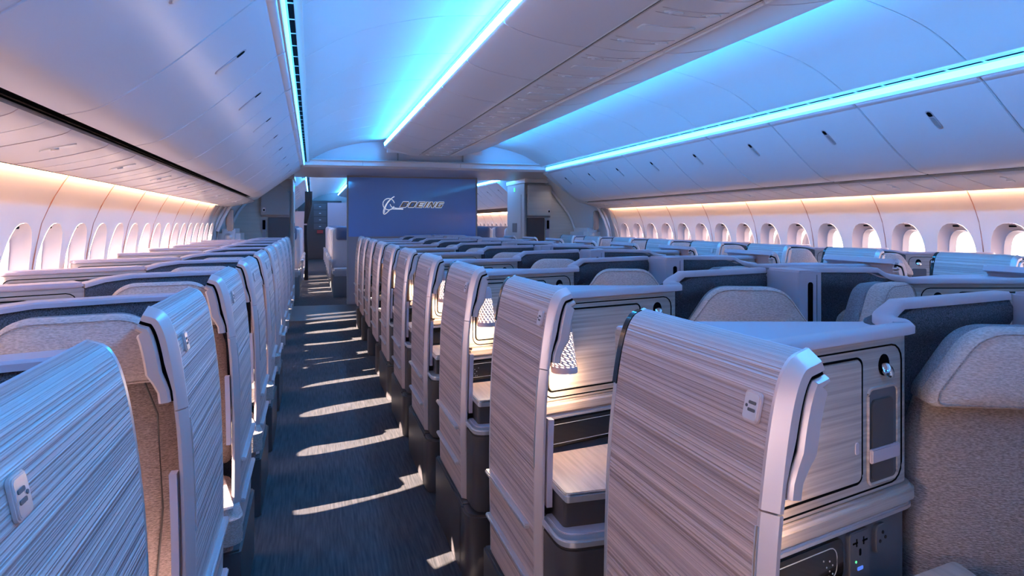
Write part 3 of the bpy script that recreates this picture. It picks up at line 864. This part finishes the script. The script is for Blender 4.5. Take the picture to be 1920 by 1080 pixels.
def ysr(first, pitch, a, b):
    n = math.ceil((a - first) / pitch); out = []
    while first + n * pitch < b - .05: out.append(first + n * pitch); n += 1
    return out
ys = ysr(2.566, .795, -1.45, 8.9)
copy_row(side_bin(1, .795, '', 'overhead bins on the right'), ys, ['blue lit overhead bin on the right side, %s counted from the camera end' % ORD[i] for i in range(len(ys))])
ys = ysr(2.17, .795, -1.85, 8.35)
copy_row(side_bin(-1, .795, '', 'overhead bins on the left'), ys, ['pale overhead bin on the left side, %s counted from the camera end' % ORD[i] for i in range(len(ys))])
ys = [11.55 + .795 * i for i in range(12)]
copy_row(side_bin(1, .795, '', 'far overhead bins'), ys, ['right overhead bin beyond the blue panel, %s one' % ORD[i] for i in range(len(ys))])
copy_row(side_bin(-1, .795, '', 'far overhead bins'), ys, ['left overhead bin over the aisle beyond the doorway, %s one' % ORD[i] for i in range(len(ys))])

CB = smooth_line([(.622, 2.146), (.603, 2.124), (.504, 2.090), (.36, 2.062), (.236, 2.048), (.20, 2.055)], 5)
def centre_bin(side, label, grp, length=.8):
    root = thing('overhead_bin', label, 'overhead bin', group=grp)
    pts = [(side * p.x, p.y) for p in CB] + [(side * .20, 2.24), (side * .60, 2.24), (side * .605, 2.15)]
    bm = B(); prism(bm, pts, .003, length - .003, 'y', .004); obj('bin_door', bm, 'binwhite', root, 30)
    bm = B(); box(bm, *sorted((side * .206, side * .216)), .004, length - .004, 2.047, 2.062, .002); obj('bin_edge_strip', bm, 'white', root)
    return root
ysc = ysr(3.11, .8, -1.65, 8.4)
copy_row(centre_bin(-1, '', 'centre overhead bins'), ysc, ['centre overhead bin, left half, %s counted from the camera end' % ORD[i] for i in range(len(ysc))])
copy_row(centre_bin(1, '', 'centre overhead bins'), ysc, ['centre overhead bin, right half, %s counted from the camera end' % ORD[i] for i in range(len(ysc))])
ysf = [11.2 + .8 * i for i in range(16)]
copy_row(centre_bin(-1, '', 'far centre bins'), ysf, ['centre bin beyond the blue panel, left half, %s' % ORD[i] for i in range(len(ysf))])
# centre service panels
def centre_psu(label):
    root = thing('service_panel', label, 'service panel', group='centre service panels')
    bm = B(); pts = [(p.x, p.y) for p in smooth_line([(-.176, 2.058), (-.10, 2.048), (0, 2.044), (.10, 2.048), (.188, 2.060)], 4)] + [(.188, 2.09), (-.176, 2.09)]
    prism(bm, pts, .002, .798, 'y', .002); obj('panel_body', bm, 'psu', root, 30)
    for yy in (.18, .62):
        for sx in (-.085, .085):
            bm = B(); prism(bm, [(sx + .045 * math.cos(t * PI / 12), yy + .016 * math.sin(t * PI / 12)) for t in range(24)], 2.041, 2.049, 'z', .002); l = obj('reading_light', bm, 'lens', root)
            bm = B(); lathe(bm, [(.0, 2.0385), (.009, 2.0385), (.011, 2.042), (.011, 2.046)], 14, (sx - .012, yy)); obj('light_lens', bm, 'silver', l)
    for yy in (.15, .21, .59, .65):
        bm = B()
        pts = [(x, yy, 2.0445 + .0038 * (x / .1) ** 2 - .001) for x in [i * .03 - .15 for i in range(11)]]
        tube(bm, pts, .0012, False, 4)
        obj('panel_groove', bm, 'rim', root)
    obj('seat_belt_sign', mprism(rpoly(-.13, .13, .36, .44, .02), 2.041, 2.049, 'z', .003), 'lens', root)
    return root
copy_row(centre_psu(''), ysc, ['service panel with reading lights under the centre bins, %s from the camera end' % ORD[i] for i in range(len(ysc))])
bm = B(); box(bm, -.21, -.172, Y0, 8.56, 2.066, 2.07); box(bm, .186, .2, Y0, 8.56, 2.064, 2.07); struct(obj('trim_7', bm, 'gap', None, 0))
bm = B(); box(bm, -.60, .60, 8.552, 8.56, 2.06, 2.24); struct(obj('trim_12', bm, 'binwhite', None, 0))
bm = B(); box(bm, -.59, .59, Y0, 24, 2.16, 2.24); box(bm, -.2, .2, Y0, 24, 2.09, 2.17); struct(obj('trim_13', bm, 'charcoal', None, 0))

# side service panels
PSU = smooth_line([(2.172, 1.482), (2.20, 1.466), (2.28, 1.443), (2.40, 1.415), (2.468, 1.404)], 4)
def side_psu(side, label, grp):
    root = thing('service_panel', label, 'service panel', group=grp)
    bm = B(); pts = [(side * p.x, p.y) for p in PSU] + [(side * 2.466, 1.5), (side * 2.19, 1.5)]
    prism(bm, pts, .002, .793, 'y', .002); obj('panel_body', bm, 'psu', root, 30)
    p, t = on_line(PSU, 2.27); m = Matrix.Identity(4)
    n = Vector((t.y, -t.x)); n = n if n.y < 0 else -n
    Xc = Vector((side * t.x, 0, t.y)); Yc = Vector((0, 1, 0)); Zc = Vector((side * n.x, 0, n.y))
    for i in range(3): m[i][0] = Xc[i]; m[i][1] = Yc[i]; m[i][2] = Zc[i]; m[i][3] = (side * p.x, .4, p.y)[i]
    l = obj('reading_light', mprism([(.055 * math.cos(k * PI / 12), .020 * math.sin(k * PI / 12)) for k in range(24)], -.002, .003, 'z', .001, mtx=m), 'lens', root)
    bm = B(); lathe(bm, [(.012, .002), (.012, .006), (.008, .008), (0, .008)], 16, (.01, 0), m); obj('light_lens', bm, 'silver', l)
    for q in (.20, .60):
        bm = B(); tube(bm, [(side * (p2.x), q, p2.y - .0008) for p2 in PSU], .0012, False, 4)
        obj('panel_groove', bm, 'rim', root)
    bm = B(); prism(bm, rpoly(-.06, .06, -.012, .012, .006), -.002, .0025, 'z', .001, mtx=m @ Matrix.Translation((.07, .2, -.006))); obj('air_vent_plate', bm, 'psu', root)
    return root
ysp = ysr(2.17, .795, -1.85, 8.7)
copy_row(side_psu(-1, '', 'left service panels'), ysp, ['service panel with oval light over the left windows, %s from the camera end' % ORD[i] for i in range(len(ysp))])
ysp = ysr(2.566, .795, -1.45, 8.9)
copy_row(side_psu(1, '', 'right service panels'), ysp, ['service panel with oval light over the right windows, %s from the camera end' % ORD[i] for i in range(len(ysp))])
for side in (-1, 1):
    bm = B(); x = (2.135, 2.19); a, b = min(side * x[0], side * x[1]), max(side * x[0], side * x[1])
    box(bm, a, b, Y0, END, 1.51, 1.515); box(bm, *sorted((side * 2.19, side * 2.51)), Y0, END, 1.500, 1.506); struct(obj('trim_%d' % (8 + (side > 0)), bm, 'gap', None, 0))
    r = None
    bm = B(); y = Y0
    while y < 8.8:
        x0, x1 = sorted((side * 2.470, side * 2.482)); box(bm, x0, x1, y, y + .36, 1.404, 1.409); y += .375
    struct(obj('trim_%d' % (10 + (side > 0)), bm, 'gap', None, 0))

# ------------------------------------------------------------------ bulkhead, header, monuments
YB = 10.5
bm = B(); box(bm, -.985, .985, YB, YB + .06, 0, 1.9, .004); bh = struct(obj('wall_bulkhead', bm, 'lowpanel', None))
sc = thing('wall_panel', 'large glossy blue panel with white outlined logo on the front bulkhead', 'display panel', (0, YB, 0))
obj('panel_face', mbox(-.965, .965, -.012, .0, 1.0, 1.88, .003), 'screen', sc)
bm = B(); box(bm, -.985, -.962, -.02, .0, .0, 1.9, .004); obj('side_frame', bm, 'monu', sc)
bm = B(); box(bm, .962, .985, -.02, .0, .0, 1.9, .004); obj('side_frame', bm, 'monu', sc)
# logo
def logo():
    sx = 1.0
    L = obj('logo_symbol', B(), 'logoline', sc); bpy.data.objects.remove(L)
    x0 = -.49; zc = 1.465
    bm = B()
    ring = [(x0 + .115 + .085 * math.cos(t), -.016, zc + .02 + .085 * math.sin(t)) for t in [PI * 2 * k / 32 for k in range(32)]]
    tube(bm, ring[1:-1], .0055, False, 5)
    sw = [(x0 + .20, zc + .135), (x0 + .155, zc + .105), (x0 + .10, zc + .05), (x0 + .055, zc - .03), (x0 + .035, zc - .10), (x0 + .05, zc - .13), (x0 + .085, zc - .11), (x0 + .125, zc - .07)]
    sw = smooth_line(sw, 5); tube(bm, [(p.x, -.016, p.y) for p in sw], .006, False, 5)
    s2 = smooth_line([(x0 + .14, zc + .085), (x0 + .09, zc + .02), (x0 + .06, zc - .06), (x0 + .05, zc - .11)], 5); tube(bm, [(p.x, -.016, p.y) for p in s2], .004, False, 5)
    for pts in ([(x0 + .135, zc + .02), (x0 + .155, zc - .02), (x0 + .21, zc - .037), (x0 + .33, zc - .048)], [(x0 + .33, zc - .055), (x0 + .2, zc - .053), (x0 + .15, zc - .05)]):
        tube(bm, [(p[0], -.016, p[1]) for p in pts], .0052, False, 5)
    obj('logo_symbol', bm, 'logoline', sc)
    # letters: blocky italic strokes
    H = .088; W = .098; st = .026; sh = .62
    def T(u, v, ox): return (ox + u * W + v * H * sh, v * H)
    glyph = {
        'B': ([(0, 0), (.82, 0), (1, .12), (1, .42), (.9, .5), (1, .6), (1, .88), (.86, 1), (0, 1)], [[(.34, .24), (.7, .24), (.7, .40), (.34, .40)], [(.34, .60), (.7, .60), (.7, .76), (.34, .76)]]),
        'O': ([(0, .1), (.1, 0), (.9, 0), (1, .1), (1, .9), (.9, 1), (.1, 1), (0, .9)], [[(.34, .25), (.68, .25), (.68, .75), (.34, .75)]]),
        'E': ([(0, 0), (1, 0), (1, .25), (.34, .25), (.34, .39), (.9, .39), (.9, .61), (.34, .61), (.34, .75), (1, .75), (1, 1), (0, 1)], []),
        'I': ([(0, 0), (.36, 0), (.36, 1), (0, 1)], []),
        'N': ([(0, 0), (.3, 0), (.3, .55), (.66, 0), (1, 0), (1, 1), (.7, 1), (.7, .45), (.34, 1), (0, 1)], []),
        'G': ([(0, .1), (.1, 0), (1, 0), (1, .55), (.55, .55), (.55, .36), (.68, .36), (.68, .25), (.34, .25), (.34, .75), (1, .75), (.95, .92), (.85, 1), (.1, 1), (0, .9)], []),
    }
    ox = x0 + .275; zb = zc - .028
    for ch in 'BOEING':
        out, holes = glyph[ch]
        P = [T(u, v, ox) for u, v in out]
        bm = B(); vs = [bm.verts.new((p[0], -.0135, zb + p[1])) for p in P]
        es = [bm.edges.new((vs[i], vs[(i + 1) % len(vs)])) for i in range(len(vs))]
        for h in holes:
            hv = [bm.verts.new((p[0], -.0135, zb + p[1])) for p in [T(u, v, ox) for u, v in h]]
            es += [bm.edges.new((hv[i], hv[(i + 1) % 4])) for i in range(4)]
        bmesh.ops.triangle_fill(bm, edges=es, use_beauty=True)
        g = bmesh.ops.extrude_face_region(bm, geom=list(bm.faces))
        bmesh.ops.translate(bm, verts=[v for v in g['geom'] if isinstance(v, bmesh.types.BMVert)], vec=(0, -.003, 0))
        bmesh.ops.recalc_face_normals(bm, faces=bm.faces)
        lt = obj('logo_letter', bm, 'logofill', sc, 0)
        bm = B(); tube(bm, [(p[0], -.0165, zb + p[1]) for p in P], .0042, True, 5)
        obj('letter_outline', bm, 'logoline', lt)
        ox += (W * (.36 if ch == 'I' else 1)) + .022
logo()
# header
bm = B(); prism(bm, [(END, 1.99), (END, 1.925), (END + .06, 1.90), (YB + .5, 1.90), (YB + .5, 2.62), (END + .02, 2.62), (END + .02, 2.0)], -1.62, 1.62, 'x'); struct(obj('trim_14', bm, 'binwhite', None, 0))
bm = B(); prism(bm, [(END - .06, 1.985), (END - .02, 1.975), (END + .01, 1.985), (END + .01, 2.0), (END - .05, 2.0)], -1.56, 1.53, 'x', .002); struct(obj('trim_15', bm, 'white', None, 30))
bm = B()
for x in (-.42, .43): box(bm, x - .008, x + .008, END - .004, END + .03, 2.0, 2.1)
box(bm, -1.0, .1, END - .002, END + .03, 1.9265, 1.9285); 
for x in (-.86, .40): box(bm, x - .003, x + .003, END - .002, END + .03, 1.93, 1.985)
struct(obj('trim_16', bm, 'monu', None, 0))
bm = B()
for side in (-1, 1):
    xs = sorted((side * 1.62, side * 2.75)); box(bm, xs[0], xs[1], 9.2, YB + .5, 1.9, 1.96)
struct(obj('trim_17', bm, 'white', None, 0))

def latch(parent, x, z, y):
    l = obj('cabinet_latch', mprism(rpoly(x - .018, x + .018, z - .03, z + .03, .006), y - .006, y, 'y', .002), 'silver', parent)
    obj('latch_button', mprism(rpoly(x - .011, x + .011, z - .02, z + .012, .004), y - .008, y - .004, 'y'), 'gap', l)
def monument(side, label):
    r = thing('galley_monument', label, 'galley monument', (side * 1.77, YB, 0))
    def X(a, b): return (a, b) if side > 0 else (-b, -a)
    # curved outline follows the cabin
    out = [(0, 0), (.86, 0), (.885, .6), (.87, 1.1), (.80, 1.33), (.66, 1.55), (.42, 1.80), (.30, 1.9), (0, 1.9)]
    bm = B(); prism(bm, [(side * x, z) for x, z in out], 0, .95, 'y'); obj('monument_body', bm, 'monuw', r, 20)
    a, b = X(-.03, .0); obj('corner_post', mbox(a, b, -.05, .95, 0, 1.9, .006), 'monu', r)
    a, b = X(.015, .40); u = obj('upper_locker', mprism(round_poly([(a, 1.32), (b, 1.32), (b, 1.80), (a, 1.80)] if side > 0 else [(a, 1.32), (b, 1.32), (b, 1.62), (b - .2, 1.83), (a + .1, 1.70), (a, 1.62)], .012), -.12, 0, 'y', .008), 'monuw' if side > 0 else 'monu', r)
    a2, b2 = X(.008, .41); obj('locker_recess', mprism(rpoly(a2, b2, 1.29, 1.66, .008), -.03, 0, 'y'), 'galley', r)
    latch(u, side * (.355 if side > 0 else .36), 1.39, -.12)
    a, b = X(.02, .31); obj('lower_screen', mprism(rpoly(a, b, .85, 1.285, .006), -.03, 0, 'y', .003), 'charcoal' if side < 0 else 'dark', r)
    a, b = X(.335, .395); h = obj('handset', mprism(rpoly(a, b, 1.09, 1.26, .012), -.04, 0, 'y', .004), 'rim', r)
    a, b = X(.345, .385); obj('handset_face', mprism(rpoly(a, b, 1.11, 1.245, .008), -.044, -.03, 'y'), 'gap', h)
    a, b = X(.342, .388); obj('handset_cradle', mbox(a, b, -.03, 0, .92, 1.08, .004), 'rim', h)
    # aisle face panel
    a, b = X(-.036, -.028); pnl = obj('aisle_panel', mbox(a, b, .12, .85, .85, 1.66, .002), 'monu', r)
    a, b = X(-.040, -.034); obj('switch_plate', mbox(a, b, .35, .6, 1.05, 1.2, .001), 'bluelit' if False else 'charcoal', r)
    a, b = X(-.040, -.034); obj('exit_light', mbox(a, b, .46, .52, 1.72, 1.78), 'greenlit', r)
    a, b = X(-.05, .45); obj('monument_cornice', mbox(a, b, -.14, .95, 1.835, 1.9, .006), 'white', r)
    return r
monument(-1, 'grey galley monument with dark screen and locker, left of the doorway')
monument(1, 'pale galley monument with tall locker, right of the blue panel')

sp = bpy.data.lights.new('galley_downlight', 'SPOT'); sp.energy = 26; sp.color = (1, .82, .6); sp.spot_size = 1.5; sp.spot_blend = .6; sp.shadow_soft_size = .03
so2 = bpy.data.objects.new('galley_downlight', sp); COL.objects.link(so2); so2.location = (2.12, YB - .55, 1.87); so2.rotation_euler = Vector((0, .5, -.8)).to_track_quat('-Z', 'Y').to_euler()
# exit doors
def exit_door(n, side):
    d = bpy.data.objects.new('door_%d' % n, None); COL.objects.link(d); d['kind'] = 'structure'; d.location = (side * 2.62, 9.75, 0)
    def pr(x): return side * x
    bm = B(); zs = [0, .5, .9, 1.1, 1.25, 1.38, 1.6, 1.9]
    off = [0, .03, .02, 0, -.06, -.13, -.30, -.55]
    pts = [(pr(o), z) for o, z in zip(off, zs)] + [(pr(.3), 1.9), (pr(.3), 0)]
    prism(bm, pts, -.62, .75, 'y'); obj('door_leaf', bm, 'white', d, 20)
    bm = B(); box(bm, *sorted((pr(-.26), pr(.02))), -.30, .36, .25, 1.13, .06, segs=4); bt = obj('slide_bustle', bm, 'white', d, 50)
    bm = B(); lathe(bm, [(.045, 0), (.05, .01), (.03, .02), (0, .02)], 20, mtx=Matrix.Translation((pr(-.12), -.30, 1.02)) @ Matrix.Rotation(PI / 2, 4, 'X')); obj('pressure_gauge', bm, 'silver', bt)
    bm = B(); box(bm, *sorted((pr(-.17), pr(-.10))), -.42, -.36, 1.14, 1.36, .02); obj('door_handle', bm, 'galley', d)
    bm = B(); pts = [(pr(-.17), z * 1.0) for z in (0, 1)]
    for yy in (-.60, .70):
        tube(bm, [(pr(o - .03), yy, z) for o, z in zip(off, zs)], .02, False, 8)
    obj('door_frame_tube', bm, 'white', d)
    bm = B(); box(bm, *sorted((pr(-.20), pr(-.12))), -.50, -.44, 1.10, 1.38, .015); obj('assist_handle', bm, 'galley', d)
    return d
exit_door(1, -1); exit_door(2, 1)
for side in (-1, 1):
    bm = B(); zs = [0, .6, 1.0, 1.2, 1.3, 1.44]
    pts = [(side * (wx(z) - .012), z) for z in zs] + [(side * 2.7, 1.44), (side * 2.7, 0)]
    prism(bm, pts, 9.0, 9.13, 'y', .006); struct(obj('trim_%d' % (18 + (side > 0)), bm, 'monu', None, 30))
    bm = B(); prism(bm, [(side * x, z) for x, z in ((1.60, 1.96), (1.62, 1.88), (2.13, 1.50), (2.5, 1.40), (2.7, 1.45), (2.7, 2.3), (1.6, 2.3))], 8.36 if side < 0 else 8.93, 9.16, 'y', .004)
    struct(obj('trim_%d' % (20 + (side > 0)), bm, 'white', None, 30))

# ------------------------------------------------------------------ forward cabin
def eco_seat(label):
    r = thing('cabin_seat', label, 'airline seat', group='seats beyond the doorway')
    ol = round_poly([(-.21, .45), (.21, .45), (.21, 1.12), (-.21, 1.12)], [.02, .02, .08, .08], 4)
    bm = B(); cushion(bm, ol, .02, .12, .02, None, .03); obj('seat_back', bm, 'ecoseat', r, 60)
    ol = round_poly([(-.15, .92), (.15, .92), (.15, 1.14), (-.15, 1.14)], .05, 4)
    bm = B(); cushion(bm, ol, -.02, .05, .01, None, .02); obj('headrest', bm, 'ecohead', r, 60)
    bm = B(); box(bm, -.21, .21, -.38, .06, .34, .46, .03); obj('seat_cushion', bm, 'ecoseat', r, 60)
    for s in (-1, 1):
        bm = B(); box(bm, s * .24 - .025, s * .24 + .025, -.34, .06, .56, .61, .012); box(bm, s * .24 - .018, s * .24 + .018, -.05, .05, .30, .58); obj('armrest', bm, 'ecoseat', r)
    for yy in (-.28, .0):
        bm = B(); box(bm, -.2, .2, yy - .02, yy + .02, 0, .36); obj('leg', bm, 'galley', r)
    return r
es = eco_seat(''); first = True
cols = [(-1.87, 'left window side'), (-.95, 'left of the centre block'), (1.40, 'right of the centre block'), (2.05, 'right window side')]
for j, (x, w) in enumerate(cols):
    for i in range(7):
        loc = (x, 11.9 + .95 * i, 0); lab = 'pale forward cabin seat %s beyond the front bulkhead, %s row' % (w, ORD[i])
        if first: es.location = loc; es['label'] = lab; first = False
        else: copy_tree(es, loc, lab)
# curtain
bm = B(); n = 60; f = []; bk = []
for row, (z, wd, x0) in enumerate(((1.86, .15, -1.62), (1.6, .145, -1.62), (1.35, .10, -1.63), (1.17, .055, -1.64), (1.0, .06, -1.64), (.6, .075, -1.635), (.02, .08, -1.635))):
    f.append([bm.verts.new((x0 + wd * k / n, 15.0 + .018 * math.sin(k * PI * 2 / 6), z)) for k in range(n + 1)])
    bk.append([bm.verts.new((x0 + wd * k / n, 15.012 + .018 * math.sin(k * PI * 2 / 6), z)) for k in range(n + 1)])
for g in (f, bk):
    for a, c in zip(g, g[1:]):
        for k in range(n): bm.faces.new((a[k], a[k + 1], c[k + 1], c[k]))
ct = thing('curtain', 'dark pleated curtain tied back at the left of the far aisle', 'curtain')
M['curtain'] = mat('charcoal_curtain', (.07, .06, .06), .9)
obj('pleated_cloth', bm, 'curtain', ct, 60); obj('tie_back', mbox(-1.642, -1.575, 14.97, 15.04, 1.16, 1.19, .008), 'rim', ct)
# class divider partitions beyond the seats
for nm, x0, x1, y, m, lab in (('partition', -1.10, .9, 18.2, 'lowpanel', 'pale partition right of the far aisle'), ('partition', -2.4, -1.61, 15.2, 'lowpanel', 'mauve partition left of the far aisle')):
    tag(obj(nm, mbox(x0, x1, y, y + .05, 0, 1.45 if x0 < -2 else 1.72, .004), m), lab, 'partition', 'far partitions')
g = thing('galley_unit', 'dark steel galley at the far end of the left aisle', 'galley', (-1.22, 24.0, 0))
obj('galley_body', mbox(-.7, .7, 0, .45, 0, 1.95, .01), 'dark', g)
for i in range(4):
    c = obj('galley_compartment', mbox(-.20, .20, -.02, 0, 1.0 + i * .22, 1.19 + i * .22, .005), 'charcoal', g)
    obj('compartment_latch', mbox(-.03, .03, -.035, -.02, 1.08 + i * .22, 1.10 + i * .22), 'silver', c)
obj('red_locker', mbox(-.1, .1, -.06, 0, .86, .97, .005), 'red', g)

# seat number on one plaque (the right window suite nearest in view)
for o in RR:
    if abs(o.location.y - (.81 + PITCH * 2)) < .01:
        for ch in o.children:
            if ch.name.startswith('door') and not ch.name.startswith('door_'):
                t = text_mesh('seat_number', '6A', .0165, 'whitemark', ch)
                mm = door_frame_mtx(.992, .4755)
                X_, Z_, Y_ = [Vector([mm[r][c] for r in range(3)]) for c in (0, 1, 2)]
                R = Matrix(((-X_.x, Y_.x, Z_.x), (-X_.y, Y_.y, Z_.y), (-X_.z, Y_.z, Z_.z))).to_4x4()
                t.matrix_local = Matrix.Translation(mm.translation + Z_ * .0046) @ R

# ------------------------------------------------------------------ light
for side in (-1, 1):      # portals on the two window rows guide the sampling of the daylight
    pl = bpy.data.lights.new('window_portal', 'AREA'); pl.shape = 'RECTANGLE'; pl.size = 11.5; pl.size_y = .56
    pl.cycles.is_portal = True
    po = bpy.data.objects.new('window_portal', pl); COL.objects.link(po); po.location = (side * 2.80, 3.8, .945)
    po.rotation_euler = Vector((-side, 0, 0)).to_track_quat('-Z', 'Y').to_euler()
    q = po.rotation_euler.to_matrix()
    if abs(q.col[0].y) < .5: pl.size, pl.size_y = pl.size_y, pl.size
w = bpy.data.worlds.new('daylight'); S.world = w; w.use_nodes = True
bg = w.node_tree.nodes['Background']; bg.inputs['Strength'].default_value = 22.0
wt = w.node_tree; tcw = wt.nodes.new('ShaderNodeTexCoord'); sx = wt.nodes.new('ShaderNodeSeparateXYZ'); wr = wt.nodes.new('ShaderNodeValToRGB')
wt.links.new(tcw.outputs['Generated'], sx.inputs['Vector']); wt.links.new(sx.outputs['Z'], wr.inputs['Fac']); wt.links.new(wr.outputs['Color'], bg.inputs['Color'])
wr.color_ramp.elements[0].position = 0.0; wr.color_ramp.elements[0].color = (.36, .33, .35, 1)      # hazy ground below the horizon
wr.color_ramp.elements[1].position = 0.12; wr.color_ramp.elements[1].color = (1.0, .78, .67, 1)     # warm low sky
sd = bpy.data.lights.new('sun', 'SUN'); sd.energy = 70; sd.color = (1.0, .86, .72); sd.angle = math.radians(.5)
so = bpy.data.objects.new('sun', sd); COL.objects.link(so); so.location = (-6, 2, 5)
az, el = math.radians(22), math.radians(30)
d = Vector((math.cos(az) * math.cos(el), math.sin(az) * math.cos(el), -math.sin(el)))
so.rotation_euler = d.to_track_quat('-Z', 'Y').to_euler()

S.view_settings.view_transform = 'Standard'; S.view_settings.look = 'None'
S.view_settings.exposure = 0.08; S.view_settings.gamma = 1; S.view_settings.use_curve_mapping = False
S.cycles.max_bounces = 8; S.cycles.diffuse_bounces = 5; S.cycles.glossy_bounces = 4; S.cycles.transparent_max_bounces = 8
S.cycles.sample_clamp_indirect = 8.0
S.cycles.use_denoising = True
